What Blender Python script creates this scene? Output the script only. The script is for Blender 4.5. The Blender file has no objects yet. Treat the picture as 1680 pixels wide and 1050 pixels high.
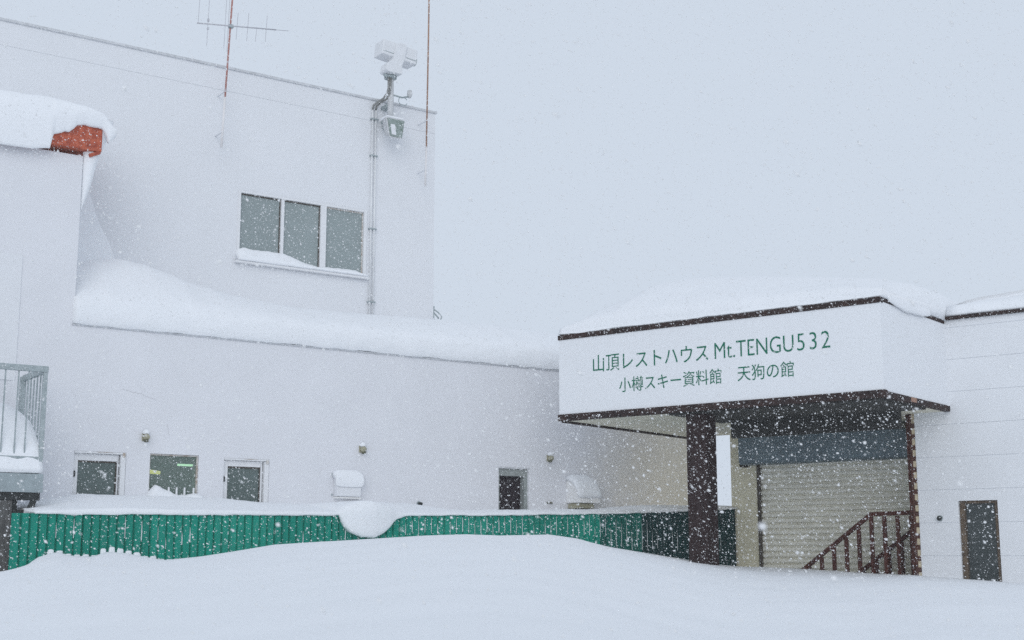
import bpy, bmesh, math, random
import numpy as np
from mathutils import Vector, Matrix, noise

random.seed(7)
rng = np.random.default_rng(11)
C = bpy.context.scene.collection
scene = bpy.context.scene
R = math.radians

# ------------------------------------------------------------------ camera
cam = bpy.data.cameras.new('camera')
cam_o = bpy.data.objects.new('camera', cam); C.objects.link(cam_o)
cam.sensor_width = 36.0
cam.lens = 47.63
cam.clip_start = 0.1; cam.clip_end = 2000
cam_o.location = (0, 0, 1.7)
cam_o.rotation_euler = (R(90 + 9.9), 0, 0)
cam.dof.use_dof = True
cam.dof.focus_distance = 23.0
cam.dof.aperture_fstop = 4.0
scene.camera = cam_o

# ------------------------------------------------------------------ sky and light (overcast, snowing)
SUN_EL, SUN_AZ = 18, 181        # degrees; azimuth from +Y towards +X (behind, to the left of the camera)
w = bpy.data.worlds.new('World'); scene.world = w; w.use_nodes = True
nt = w.node_tree; nt.nodes.clear()
sky = nt.nodes.new('ShaderNodeTexSky'); sky.sky_type = 'NISHITA'; sky.sun_disc = False
sky.sun_elevation = R(SUN_EL); sky.sun_rotation = R(SUN_AZ)
sky.air_density = 1.0; sky.dust_density = 6.0; sky.altitude = 500
b1 = nt.nodes.new('ShaderNodeBackground'); b1.inputs[1].default_value = 0.06
b2 = nt.nodes.new('ShaderNodeBackground'); b2.inputs[1].default_value = 1.0
b2.inputs[0].default_value = (0.632, 0.708, 0.812, 1)      # closed cloud deck
mx = nt.nodes.new('ShaderNodeMixShader'); mx.inputs[0].default_value = 0.975
out = nt.nodes.new('ShaderNodeOutputWorld')
nt.links.new(sky.outputs[0], b1.inputs[0])
nt.links.new(b1.outputs[0], mx.inputs[1]); nt.links.new(b2.outputs[0], mx.inputs[2])
nt.links.new(mx.outputs[0], out.inputs[0])
sun = bpy.data.lights.new('sun', 'SUN'); sun.energy = 0.8; sun.angle = R(50); sun.color = (1, 0.99, 0.97)
sun_o = bpy.data.objects.new('sun', sun); C.objects.link(sun_o)
sd = Vector((math.sin(R(SUN_AZ)) * math.cos(R(SUN_EL)), math.cos(R(SUN_AZ)) * math.cos(R(SUN_EL)), math.sin(R(SUN_EL))))
sun_o.rotation_euler = sd.to_track_quat('Z', 'Y').to_euler()
sun_o.location = (-10, -15, 25)
scene.view_settings.view_transform = 'Standard'
scene.view_settings.look = 'None'
scene.view_settings.exposure = 0.0
scene.view_settings.gamma = 1.0
scene.render.engine = 'CYCLES'
scene.cycles.max_bounces = 8
scene.cycles.diffuse_bounces = 5
scene.cycles.volume_bounces = 3
scene.cycles.use_denoising = False
scene.render.film_transparent = False

# ------------------------------------------------------------------ frames of the two buildings
# lodge: local x runs along the long white wall (away to the right), local y into the building
LODGE = Matrix.Translation((4.4495, 28.4410, 0)) @ Matrix.Rotation(R(90 - 55.2), 4, 'Z')
# annex: local x runs along its front (towards the right), local y into the building; origin below the canopy's front corner
ANNEX = Matrix.Translation((5.525, 20.0, 0)) @ Matrix.Rotation(R(-37.9), 4, 'Z')
WORLD = Matrix.Identity(4)

# ------------------------------------------------------------------ materials
def mat(name, col, rough=0.8, var=0.0, vscale=3.0, bump=0.0, bscale=60.0, metal=0.0, spec=0.3, col2=None, spread=(0.35, 0.65), stretch=None, bdist=0.01):
    m = bpy.data.materials.new(name); m.use_nodes = True
    t = m.node_tree; p = t.nodes['Principled BSDF']
    p.inputs['Roughness'].default_value = rough
    p.inputs['Metallic'].default_value = metal
    p.inputs['Specular IOR Level'].default_value = spec
    p.inputs['Base Color'].default_value = (*col, 1)
    tc = t.nodes.new('ShaderNodeTexCoord')
    src = tc.outputs['Object']
    if stretch:
        mp = t.nodes.new('ShaderNodeMapping'); mp.inputs['Scale'].default_value = stretch
        t.links.new(src, mp.inputs[0]); src = mp.outputs[0]
    if var or col2:
        n = t.nodes.new('ShaderNodeTexNoise'); n.inputs['Scale'].default_value = vscale
        n.inputs['Detail'].default_value = 8; n.inputs['Roughness'].default_value = 0.65
        t.links.new(src, n.inputs['Vector'])
        r = t.nodes.new('ShaderNodeValToRGB')
        r.color_ramp.elements[0].position = spread[0]; r.color_ramp.elements[1].position = spread[1]
        a = col2 if col2 else tuple(c * (1 - var) for c in col)
        r.color_ramp.elements[0].color = (*a, 1); r.color_ramp.elements[1].color = (*col, 1)
        t.links.new(n.outputs[0], r.inputs[0]); t.links.new(r.outputs[0], p.inputs['Base Color'])
    if bump:
        n2 = t.nodes.new('ShaderNodeTexNoise'); n2.inputs['Scale'].default_value = bscale
        n2.inputs['Detail'].default_value = 6
        t.links.new(tc.outputs['Object'], n2.inputs['Vector'])
        b = t.nodes.new('ShaderNodeBump'); b.inputs['Strength'].default_value = bump; b.inputs['Distance'].default_value = bdist
        t.links.new(n2.outputs[0], b.inputs['Height']); t.links.new(b.outputs[0], p.inputs['Normal'])
    return m

M = {}
M['snow'] = mat('snow', (0.865, 0.88, 0.905), 0.9, var=0.02, vscale=1.3, bump=0.35, bscale=26, spec=0.1, bdist=0.02)
M['wall'] = mat('white_plaster', (0.765, 0.77, 0.80), 0.9, var=0.045, vscale=0.9, bump=0.25, bscale=90, spec=0.15, bdist=0.006)
def sheltered(m, x0, x1, c2):
    # the cream paint shows where the canopy has kept the rime off the wall (object x in metres)
    t = m.node_tree; p = t.nodes['Principled BSDF']; src = p.inputs['Base Color'].links[0].from_socket
    tc = t.nodes.new('ShaderNodeTexCoord'); sx = t.nodes.new('ShaderNodeSeparateXYZ'); t.links.new(tc.outputs['Object'], sx.inputs[0])
    n = t.nodes.new('ShaderNodeTexNoise'); n.inputs['Scale'].default_value = 2.2; n.inputs['Detail'].default_value = 9; n.inputs['Roughness'].default_value = 0.75
    t.links.new(tc.outputs['Object'], n.inputs['Vector'])
    ma = t.nodes.new('ShaderNodeMath'); ma.operation = 'MULTIPLY_ADD'; ma.inputs[1].default_value = 1.6
    t.links.new(n.outputs[0], ma.inputs[0]); t.links.new(sx.outputs[0], ma.inputs[2])
    mr = t.nodes.new('ShaderNodeMapRange'); mr.interpolation_type = 'SMOOTHSTEP'
    mr.inputs[1].default_value = x0 + 0.8; mr.inputs[2].default_value = x1 + 0.8
    t.links.new(ma.outputs[0], mr.inputs[0])
    mix = t.nodes.new('ShaderNodeMix'); mix.data_type = 'RGBA'
    t.links.new(mr.outputs[0], mix.inputs[0]); t.links.new(src, mix.inputs[6]); mix.inputs[7].default_value = (*c2, 1)
    t.links.new(mix.outputs[2], p.inputs['Base Color'])
sheltered(M['wall'], 3.9, 6.4, (0.86, 0.80, 0.70))      # lodge origin lies at x = -8
M['wall_upper'] = mat('white_plaster_upper', (0.77, 0.78, 0.805), 0.9, var=0.035, vscale=0.6, bump=0.2, bscale=70, spec=0.15, bdist=0.006)
M['panel'] = mat('white_fascia_panel', (0.815, 0.83, 0.855), 0.75, var=0.02, vscale=0.8, spec=0.2)
M['siding'] = mat('white_siding', (0.80, 0.815, 0.84), 0.8, var=0.04, vscale=1.4, bump=0.15, bscale=40, spec=0.2, bdist=0.004)
M['white_frame'] = mat('white_aluminium', (0.78, 0.785, 0.80), 0.5, var=0.04, vscale=6, spec=0.3)
M['stain'] = mat('pale_grey_stain', (0.66, 0.675, 0.70), 0.9, var=0.25, vscale=12)
M['crack'] = mat('plaster_crack', (0.64, 0.64, 0.66), 0.9)
M['rust_white'] = mat('rust_stained_frame', (0.60, 0.58, 0.55), 0.8, col2=(0.36, 0.27, 0.20), vscale=14, spread=(0.3, 0.55))
M['brown'] = mat('dark_brown_paint', (0.040, 0.024, 0.024), 0.75, var=0.35, vscale=9, bump=0.2, spec=0.2)
M['brown_trim'] = mat('brown_trim', (0.052, 0.030, 0.026), 0.7, col2=(0.022, 0.015, 0.015), vscale=7, spec=0.2)
M['rail_brown'] = mat('red_brown_timber', (0.105, 0.036, 0.026), 0.8, col2=(0.055, 0.022, 0.018), vscale=8, bump=0.3, spec=0.2)
M['soffit'] = mat('beige_soffit', (0.80, 0.765, 0.64), 0.9, var=0.12, vscale=2.5)
M['dark_header'] = mat('dark_header_board', (0.055, 0.055, 0.052), 0.8, var=0.3, vscale=3)
M['cream'] = mat('cream_wall', (0.78, 0.735, 0.57), 0.9, var=0.10, vscale=3, bump=0.2, bscale=60)
M['shutter'] = mat('beige_shutter_steel', (0.86, 0.845, 0.76), 0.6, var=0.10, vscale=2.5, spec=0.3)
M['blue_box'] = mat('blue_grey_shutter_box', (0.17, 0.225, 0.262), 0.55, var=0.2, vscale=3.5, spec=0.3)
M['guide'] = mat('dark_guide_rail', (0.10, 0.085, 0.07), 0.6, var=0.3, vscale=9)
M['brick_cream'] = mat('cream_block', (0.62, 0.53, 0.38), 0.9, var=0.2, vscale=9)
M['brick_brown'] = mat('brown_brick', (0.11, 0.050, 0.038), 0.9, var=0.4, vscale=14)
M['green'] = mat('green_painted_sheet', (0.005, 0.262, 0.187), 0.6, col2=(0.004, 0.185, 0.137), vscale=2.2, spec=0.25, stretch=(6, 6, 1))
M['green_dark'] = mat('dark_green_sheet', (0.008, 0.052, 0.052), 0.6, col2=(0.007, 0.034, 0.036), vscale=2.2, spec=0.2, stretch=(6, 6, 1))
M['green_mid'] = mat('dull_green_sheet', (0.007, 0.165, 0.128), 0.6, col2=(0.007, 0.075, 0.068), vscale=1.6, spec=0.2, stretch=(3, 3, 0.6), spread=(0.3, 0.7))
M['sign_green'] = mat('green_lettering', (0.005, 0.155, 0.092), 0.6, spec=0.2)
M['red'] = mat('weathered_red_paint', (0.56, 0.145, 0.080), 0.85, col2=(0.30, 0.062, 0.038), vscale=13, bump=0.5, bscale=30)
M['rust_red'] = mat('rust_red_rod', (0.46, 0.22, 0.19), 0.8, col2=(0.62, 0.62, 0.64), vscale=5, spread=(0.36, 0.46))
M['rust_orange'] = mat('rust_orange_rod', (0.42, 0.25, 0.17), 0.8, col2=(0.24, 0.16, 0.14), vscale=9, spread=(0.3, 0.6))
M['rime'] = mat('rime_coated_rod', (0.78, 0.76, 0.76), 0.9, col2=(0.55, 0.36, 0.28), vscale=7, spread=(0.26, 0.36))
M['steel'] = mat('galvanised_steel', (0.42, 0.47, 0.48), 0.55, col2=(0.30, 0.35, 0.36), vscale=12, metal=0.2)
M['steel_beam'] = mat('grey_painted_steel', (0.36, 0.42, 0.44), 0.6, var=0.2, vscale=6)
M['steel_dark'] = mat('dark_steel', (0.040, 0.045, 0.045), 0.7, var=0.4, vscale=8)
M['column'] = mat('weathered_grey_post', (0.16, 0.16, 0.155), 0.85, col2=(0.07, 0.07, 0.07), vscale=5, stretch=(8, 8, 1))
M['conduit'] = mat('pale_conduit', (0.82, 0.83, 0.84), 0.4, var=0.15, vscale=8, spec=0.4)
M['hose'] = mat('grey_flexible_hose', (0.22, 0.22, 0.21), 0.35, spec=0.5)
M['housing'] = mat('white_device_housing', (0.76, 0.77, 0.79), 0.5, var=0.08, vscale=6)
M['housing_grey'] = mat('grey_device_housing', (0.58, 0.59, 0.60), 0.5, var=0.1, vscale=9)
M['lens'] = mat('grey_lamp_glass', (0.32, 0.37, 0.36), 0.25, col2=(0.16, 0.21, 0.18), vscale=14, spec=0.5)
M['antenna'] = mat('grey_antenna_rod', (0.50, 0.50, 0.53), 0.6)
M['beige'] = mat('beige_plastic', (0.42, 0.40, 0.29), 0.7, var=0.2, vscale=20)
M['beige_dark'] = mat('olive_grille', (0.15, 0.15, 0.10), 0.7, var=0.3, vscale=30)
M['hood'] = mat('pale_vent_hood', (0.86, 0.855, 0.845), 0.7, var=0.06, vscale=8)
M['pane_grey'] = mat('grey_window_glass', (0.295, 0.345, 0.345), 0.12, var=0.12, vscale=0.9, spec=0.5)
M['pane_dark'] = mat('dark_window_glass', (0.115, 0.150, 0.145), 0.12, col2=(0.080, 0.110, 0.100), vscale=2.5, spec=0.5)
M['door_glass'] = mat('dark_blue_grey_glass', (0.050, 0.062, 0.062), 0.15, var=0.3, vscale=4, spec=0.4)
M['pane_black'] = mat('dark_maroon_opening', (0.022, 0.014, 0.019), 0.5, spec=0.3)
M['room'] = mat('dim_room_wall', (0.42, 0.50, 0.42), 0.9, var=0.3, vscale=2)
M['door_frame_brown'] = mat('brown_door_frame', (0.17, 0.125, 0.085), 0.7, col2=(0.075, 0.055, 0.04), vscale=12)
M['grey_frame'] = mat('grey_green_frame', (0.34, 0.37, 0.36), 0.7, var=0.2, vscale=14)

def emis(name, col, s):
    m = bpy.data.materials.new(name); m.use_nodes = True
    p = m.node_tree.nodes['Principled BSDF']
    p.inputs['Base Color'].default_value = (*col, 1)
    p.inputs['Emission Color'].default_value = (*col, 1); p.inputs['Emission Strength'].default_value = s
    return m
M['tube_green'] = emis('lit_fluorescent_tube', (0.62, 1.0, 0.66), 1.1)
M['tube_yellow'] = emis('lit_yellow_lamp', (0.85, 0.80, 0.22), 0.8)

def clear_glass():
    m = bpy.data.materials.new('clear_window_glass'); m.use_nodes = True
    t = m.node_tree; t.nodes.clear()
    o = t.nodes.new('ShaderNodeOutputMaterial'); g = t.nodes.new('ShaderNodeBsdfGlossy'); tr = t.nodes.new('ShaderNodeBsdfTransparent')
    g.inputs['Roughness'].default_value = 0.05; tr.inputs[0].default_value = (0.86, 0.92, 0.89, 1)
    f = t.nodes.new('ShaderNodeFresnel'); f.inputs[0].default_value = 1.5
    mxx = t.nodes.new('ShaderNodeMixShader')
    di = t.nodes.new('ShaderNodeBsdfDiffuse'); di.inputs[0].default_value = (0.55, 0.70, 0.62, 1)      # pale diffuse veil added to brighten the dark window
    m2 = t.nodes.new('ShaderNodeMixShader'); m2.inputs[0].default_value = 0.16
    t.links.new(tr.outputs[0], m2.inputs[1]); t.links.new(di.outputs[0], m2.inputs[2])
    t.links.new(f.outputs[0], mxx.inputs[0]); t.links.new(m2.outputs[0], mxx.inputs[1]); t.links.new(g.outputs[0], mxx.inputs[2])
    t.links.new(mxx.outputs[0], o.inputs[0])
    return m
M['glass'] = clear_glass()

# ------------------------------------------------------------------ mesh builder
class MB:
    def __init__(s): s.v = []; s.f = []
    def add(s, vs, fs):
        k = len(s.v); s.v += [tuple(p) for p in vs]; s.f += [tuple(i + k for i in f) for f in fs]; return s
    def box(s, x0, x1, y0, y1, z0, z1):
        return s.add([(x0, y0, z0), (x1, y0, z0), (x1, y1, z0), (x0, y1, z0), (x0, y0, z1), (x1, y0, z1), (x1, y1, z1), (x0, y1, z1)],
                     [(0, 3, 2, 1), (4, 5, 6, 7), (0, 1, 5, 4), (1, 2, 6, 5), (2, 3, 7, 6), (3, 0, 4, 7)])
    def quad(s, a, b, c, d): return s.add([a, b, c, d], [(0, 1, 2, 3)])
    def bar(s, p0, p1, wx, wy=None, up=(0, 0, 1)):
        wy = wy or wx; p0 = Vector(p0); p1 = Vector(p1); d = (p1 - p0).normalized(); u = Vector(up)
        if abs(d.dot(u)) > 0.95: u = Vector((0, 1, 0))
        a = d.cross(u).normalized() * wx / 2; b = a.cross(d).normalized() * wy / 2
        vs = [p + i * a + j * b for p in (p0, p1) for i, j in ((-1, -1), (1, -1), (1, 1), (-1, 1))]
        return s.add(vs, [(0, 3, 2, 1), (4, 5, 6, 7), (0, 1, 5, 4), (1, 2, 6, 5), (2, 3, 7, 6), (3, 0, 4, 7)])
    def tube(s, pts, r, n=10, caps=True):
        pts = [Vector(p) for p in pts]; rr = r if isinstance(r, (list, tuple)) else [r] * len(pts)
        vs = []; prev = None
        for i, p in enumerate(pts):
            d = (pts[min(i + 1, len(pts) - 1)] - pts[max(i - 1, 0)]).normalized()
            if prev is None:
                u = Vector((0, 0, 1)) if abs(d.z) < 0.9 else Vector((0, 1, 0)); a = d.cross(u).normalized()
            else:
                a = (prev - d * prev.dot(d)).normalized()
            prev = a; b = d.cross(a)
            vs += [p + rr[i] * (math.cos(2 * math.pi * k / n) * a + math.sin(2 * math.pi * k / n) * b) for k in range(n)]
        fs = []
        for i in range(len(pts) - 1):
            for k in range(n):
                fs.append((i * n + k, i * n + (k + 1) % n, (i + 1) * n + (k + 1) % n, (i + 1) * n + k))
        if caps:
            fs.append(tuple(range(n))[::-1]); fs.append(tuple((len(pts) - 1) * n + k for k in range(n)))
        return s.add(vs, fs)
    def prism(s, prof, x0, x1):          # profile of (y, z) extruded along x
        n = len(prof)
        vs = [(x0, y, z) for y, z in prof] + [(x1, y, z) for y, z in prof]
        return s.add(vs, [tuple(range(n)), tuple(range(n, 2 * n))[::-1]] + [(i, i + n, (i + 1) % n + n, (i + 1) % n) for i in range(n)])
    def loft(s, secs):                   # equal-length closed sections of 3-D points
        n = len(secs[0]); vs = [p for sec in secs for p in sec]; fs = []
        for i in range(len(secs) - 1):
            for k in range(n):
                fs.append((i * n + k, (i + 1) * n + k, (i + 1) * n + (k + 1) % n, i * n + (k + 1) % n))
        fs.append(tuple(range(n))); fs.append(tuple((len(secs) - 1) * n + k for k in range(n))[::-1])
        return s.add(vs, fs)
    def wall(s, x0, x1, z0, z1, holes, y=0.0, depth=0.25):
        # a wall face at y with openings (hx0, hx1, hz0, hz1) and their reveals
        xs = sorted({x0, x1, *[h[0] for h in holes], *[h[1] for h in holes]})
        zs = sorted({z0, z1, *[h[2] for h in holes], *[h[3] for h in holes]})
        for i in range(len(xs) - 1):
            for j in range(len(zs) - 1):
                cx, cz = (xs[i] + xs[i + 1]) / 2, (zs[j] + zs[j + 1]) / 2
                if any(h[0] < cx < h[1] and h[2] < cz < h[3] for h in holes): continue
                s.quad((xs[i], y, zs[j]), (xs[i + 1], y, zs[j]), (xs[i + 1], y, zs[j + 1]), (xs[i], y, zs[j + 1]))
        for a, b, c, d in holes:
            e = y + depth
            s.quad((a, y, c), (a, y, d), (a, e, d), (a, e, c)); s.quad((b, y, c), (b, e, c), (b, e, d), (b, y, d))
            s.quad((a, y, d), (b, y, d), (b, e, d), (a, e, d)); s.quad((a, y, c), (a, e, c), (b, e, c), (b, y, c))
        return s

def thing(name, label, cat, frame, base, group=None):
    o = bpy.data.objects.new(name, None); C.objects.link(o)
    o.empty_display_size = 0.3
    o.matrix_world = frame @ Matrix.Translation(base)
    o['label'] = label; o['category'] = cat
    if group: o['group'] = group
    BASE[o.name] = Vector(base)
    return o
BASE = {}
def mesh_from(name, mb, m, off, smooth):
    me = bpy.data.meshes.new(name)
    me.from_pydata([(p[0] - off[0], p[1] - off[1], p[2] - off[2]) for p in mb.v], [], mb.f)
    bm = bmesh.new(); bm.from_mesh(me)
    bmesh.ops.remove_doubles(bm, verts=bm.verts, dist=1e-5)
    bmesh.ops.recalc_face_normals(bm, faces=bm.faces); bm.to_mesh(me); bm.free()
    if smooth: me.polygons.foreach_set('use_smooth', [True] * len(me.polygons))
    me.materials.append(M[m] if isinstance(m, str) else m)
    return me
def part(name, mb, m, parent, bevel=0.0, smooth=False, label=None, kind=None):
    off = BASE[parent.name]
    o = bpy.data.objects.new(name, mesh_from(name, mb, m, off, smooth)); C.objects.link(o)
    o.parent = parent; BASE[o.name] = off
    if bevel: bev(o, bevel)
    if label: o['label'] = label
    if kind: o['kind'] = kind
    return o
def bev(o, wd, seg=2):
    b = o.modifiers.new('bevel', 'BEVEL'); b.width = wd; b.segments = seg; b.limit_method = 'ANGLE'; b.angle_limit = R(40)
def single(name, mb, m, frame, base, label, cat, group=None, kind=None, smooth=False, bevel=0.0):
    o = bpy.data.objects.new(name, mesh_from(name, mb, m, base, smooth)); C.objects.link(o)
    o.matrix_world = frame @ Matrix.Translation(base)
    if label: o['label'] = label
    if cat: o['category'] = cat
    if group: o['group'] = group
    if kind: o['kind'] = kind
    if bevel: bev(o, bevel)
    return o

def lerp(tab, x):
    if x <= tab[0][0]: return tab[0][1]
    for (a, b), (c, d) in zip(tab, tab[1:]):
        if x <= c:
            t = (x - a) / (c - a); t = t * t * (3 - 2 * t)
            return b + (d - b) * t
    return tab[-1][1]
def lin(tab, x):
    return float(np.interp(x, [t[0] for t in tab], [t[1] for t in tab]))
def nz(x, y, s, seed=0.0): return noise.noise(Vector((x * s + seed, y * s - seed, seed * 0.7)))

# ------------------------------------------------------------------ snow-covered ground, one sheet
def ray(px, py):
    f, p = 2223.0, R(9.9); u = (px - 840) / f; v = (525 - py) / f
    return Vector((u, math.cos(p) - v * math.sin(p), math.sin(p) + v * math.cos(p)))
# bank of snow in front of the fence and doors: bearing (degrees) -> elevation of its top, distance from the building line
CREST = [(-200, 945, 0.0), (0, 940, 0.0), (20, 934, 0.0), (45, 926, 0.0), (62, 914, 0.0), (80, 908, 0.0), (97, 905, 0.0), (112, 911, 0.0), (150, 913, 0.0), (176, 905, 0.0), (205, 907, 0.0),
         (240, 914, 0.02), (272, 919, 0.1), (330, 913, 0.5), (400, 902, 1.0), (450, 894, 1.4), (560, 887, 2.2), (700, 879, 3.0), (765, 877, 3.3), (820, 879, 3.4), (900, 877, 3.3),
         (945, 883, 3.0), (1000, 897, 2.4), (1060, 907, 1.8), (1130, 919, 1.2), (1210, 931, 0.6), (1330, 934, 0.5), (1440, 941, 0.3), (1500, 944, 0.15),
         (1580, 950, 0.1), (1680, 957, 0.1), (1900, 965, 0.1)]
FENCE_Y = -1.875
def line_dist(az, P, d):
    dx, dy = math.sin(az), math.cos(az); det = dx * (-d[1]) + d[0] * dy
    return (P[0] * (-d[1]) + d[0] * P[1]) / det
dL = (LODGE.to_3x3() @ Vector((1, 0, 0))); pF = LODGE @ Vector((0, FENCE_Y, 0))
dA = (ANNEX.to_3x3() @ Vector((1, 0, 0))); pA4 = ANNEX @ Vector((0, 4.0, 0)); pA2 = ANNEX @ Vector((0, 2.66, 0))
cr_az = []; cr_e = []; cr_d = []
for px, py, g in CREST:
    d = ray(px, py); az = math.atan2(d.x, d.y); e = d.z / math.hypot(d.x, d.y)
    if px <= 1210: D = line_dist(az, pF, dL)
    elif px < 1485: D = line_dist(az, pA4, dA)
    else: D = line_dist(az, pA2, dA)
    cr_az.append(az); cr_e.append(e); cr_d.append(D - g)
AZ0, AZ1 = cr_az[0], cr_az[-1]
_aa = np.linspace(AZ0, AZ1, 400); _ee = np.interp(_aa, cr_az, cr_e); _kk = np.exp(-0.5 * (np.arange(-60, 61) / 22.0) ** 2); _kk /= _kk.sum()
_es = np.convolve(np.pad(_ee, 60, mode='edge'), _kk, mode='valid')
_dd = np.convolve(np.pad(np.interp(_aa, cr_az, cr_d), 60, mode='edge'), np.exp(-0.5 * (np.arange(-60, 61) / 8.0) ** 2) / np.exp(-0.5 * (np.arange(-60, 61) / 8.0) ** 2).sum(), mode='valid')
def ground_z(az, r):
    a = min(max(az, AZ0), AZ1)
    e = float(np.interp(a, cr_az, cr_e)); D = float(np.interp(a, cr_az, cr_d)); Ds = float(np.interp(a, _aa, _dd))
    sm = min(1.0, max(0.0, (r / D - 0.80) / 0.18)); sm = sm * sm * (3 - 2 * sm)
    e = e * sm + float(np.interp(a, _aa, _es)) * (1 - sm)
    k = min(1.0, max(0.0, (abs(az) - 0.45) / 0.8)); e = e * (1 - k) - 0.02 * k; D = D * (1 - k) + 20 * k
    zc = 1.7 + e * D
    if r <= D:
        z = 1.7 + r * (e - 0.17 * (1 - r / (D if r / D > 0.98 else D * sm + Ds * (1 - sm))) ** 2) - 0.9 * math.exp(-(r / 3.0) ** 2)
    else:
        t = min(1, (r - D) / 2.2); t = t * t * (3 - 2 * t)
        drop = max(0.0, zc - 1.40) * 0.8
        z = zc - drop * t
    x, y = r * math.sin(az), r * math.cos(az)
    am = min(1.0, r / 4) * (1.0 if r < D - 1.5 else 0.25)
    xr, yr = x * 0.9 + y * 0.44, -x * 0.44 + y * 0.9
    z += am * (0.035 * nz(x, y, 0.35, 3) + 0.022 * nz(xr * 0.5, yr * 1.3, 1.0, 9) + 0.010 * nz(xr * 0.6, yr * 1.6, 2.6, 5) + 0.004 * nz(x, y, 6, 2))
    return z
azs = sorted(set([round(v, 5) for v in np.linspace(-0.42, 0.42, 420)] + [round(v, 5) for v in np.linspace(-math.pi, -0.43, 60)] + [round(v, 5) for v in np.linspace(0.43, math.pi - 0.03, 60)]))
rs = [0.01, 0.5, 1, 1.6, 2.3] + list(np.linspace(3, 34, 150)) + [38, 43, 50, 58]
gb = MB(); na, nr = len(azs), len(rs)
for a in azs:
    for r in rs: gb.v.append((r * math.sin(a), r * math.cos(a), ground_z(a, r)))
for i in range(na):
    j = (i + 1) % na
    for k in range(nr - 1): gb.f.append((i * nr + k, j * nr + k, j * nr + k + 1, i * nr + k + 1))
single('snowy_ground', gb, 'snow', WORLD, (0, 0, 0), 'deep smooth snow bank covering the ground in front of the buildings', 'snow', kind='structure', smooth=True)

# ------------------------------------------------------------------ lodge (long white building)
LX = -0.60; EAVE = 5.24; TOP = 10.64; UY = 1.9; UX = -6.01
lodge = thing('lodge_building', 'tall white rendered lodge with a set-back upper storey and a row of small windows', 'building', LODGE, (-8, 0, 0))
DOOR1 = (-13.55, -12.74, 1.3, 3.29); WIN = (-12.36, -11.55, 2.45, 3.30); DOOR2 = (-11.12, -10.32, 1.3, 3.28); HOLE = (-5.72, -5.04, 2.2, 3.31)
lw = MB().wall(-24, LX, 0, EAVE, [DOOR1, WIN, DOOR2, HOLE])
lw.wall(-24, -13.67, EAVE, 7.93, [])
lw.quad((-13.67, 0, EAVE), (-13.67, 9, EAVE), (-13.67, 9, 7.93), (-13.67, 0, 7.93))
lw.quad((LX, 0, 0), (LX, 12, 0), (LX, 12, EAVE), (LX, 0, EAVE))
lw.quad((-13.67, 0, EAVE), (LX, 0, EAVE), (LX, 12, EAVE), (-13.67, 12, EAVE))
part('lower_wall', lw, 'wall', lodge)
WB = (-10.20, -7.60, 7.03, 8.31)
uw = MB().wall(-24, UX, EAVE, TOP, [WB], y=UY, depth=0.14)
uw.quad((UX, UY, EAVE), (UX, 13, EAVE), (UX, 13, TOP), (UX, UY, TOP))
uw.quad((-24, UY, TOP), (UX, UY, TOP), (UX, 13, TOP), (-24, 13, TOP))
part('upper_wall', uw, 'wall_upper', lodge)
part('coping', MB().box(-24, UX + 0.035, UY - 0.03, UY + 0.30, TOP - 0.025, TOP + 0.025), 'stain', lodge, bevel=0.008)
part('parapet_band', MB().box(-24, UX, UY - 0.003, UY, 10.19, 10.196), 'stain', lodge)
part('eave_trim', MB().box(-13.70, LX, -0.025, 0.02, EAVE - 0.018, EAVE + 0.004), 'stain', lodge, bevel=0.006)
pb = MB().box(-17.2, -14.5, -0.014, -0.001, 4.3, 6.23)
part('shutter_board', pb, 'wall_upper', lodge, label='flush white boarded panel above the balcony')
# upper window: three panes
fr = MB()
x0, x1, z0, z1 = WB
fy0, fy1 = UY - 0.02, UY + 0.06
fr.box(x0 - 0.03, x0 + 0.02, fy0, fy1, z0 - 0.02, z1 + 0.03); fr.box(x1 - 0.015, x1 + 0.05, fy0, fy1, z0 - 0.02, z1 + 0.03)
fr.box(x0 + 0.02, x1 - 0.015, fy0, fy1, z1 - 0.005, z1 + 0.03); fr.box(x0 + 0.02, x1 - 0.015, fy0, fy1, z0 - 0.02, z0 + 0.03)
fr.box(-9.365, -9.305, fy0 + 0.005, fy1, z0 + 0.03, z1 - 0.005); fr.box(-8.545, -8.425, fy0 + 0.005, fy1, z0 + 0.03, z1 - 0.005)
wf = part('window', fr, 'white_frame', lodge, bevel=0.004, label='wide upper window of three grey panes')
for a, b in ((x0 + 0.02, -9.365), (-9.305, -8.545), (-8.425, x1 - 0.015)):
    part('pane', MB().box(a, b, UY + 0.045, UY + 0.055, z0 + 0.03, z1 - 0.005), 'pane_grey', wf)
    part('gasket', MB().box(a, b, UY + 0.032, UY + 0.044, z1 - 0.03, z1 - 0.006).box(b - 0.02, b - 0.001, UY + 0.032, UY + 0.044, z0 + 0.03, z1 - 0.031), 'rust_white' if b > -8 else 'guide', wf)
part('sill', MB().box(x0 - 0.08, x1 + 0.08, UY - 0.11, UY - 0.021, z0 - 0.06, z0 - 0.02), 'white_frame', wf, bevel=0.006)
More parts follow.
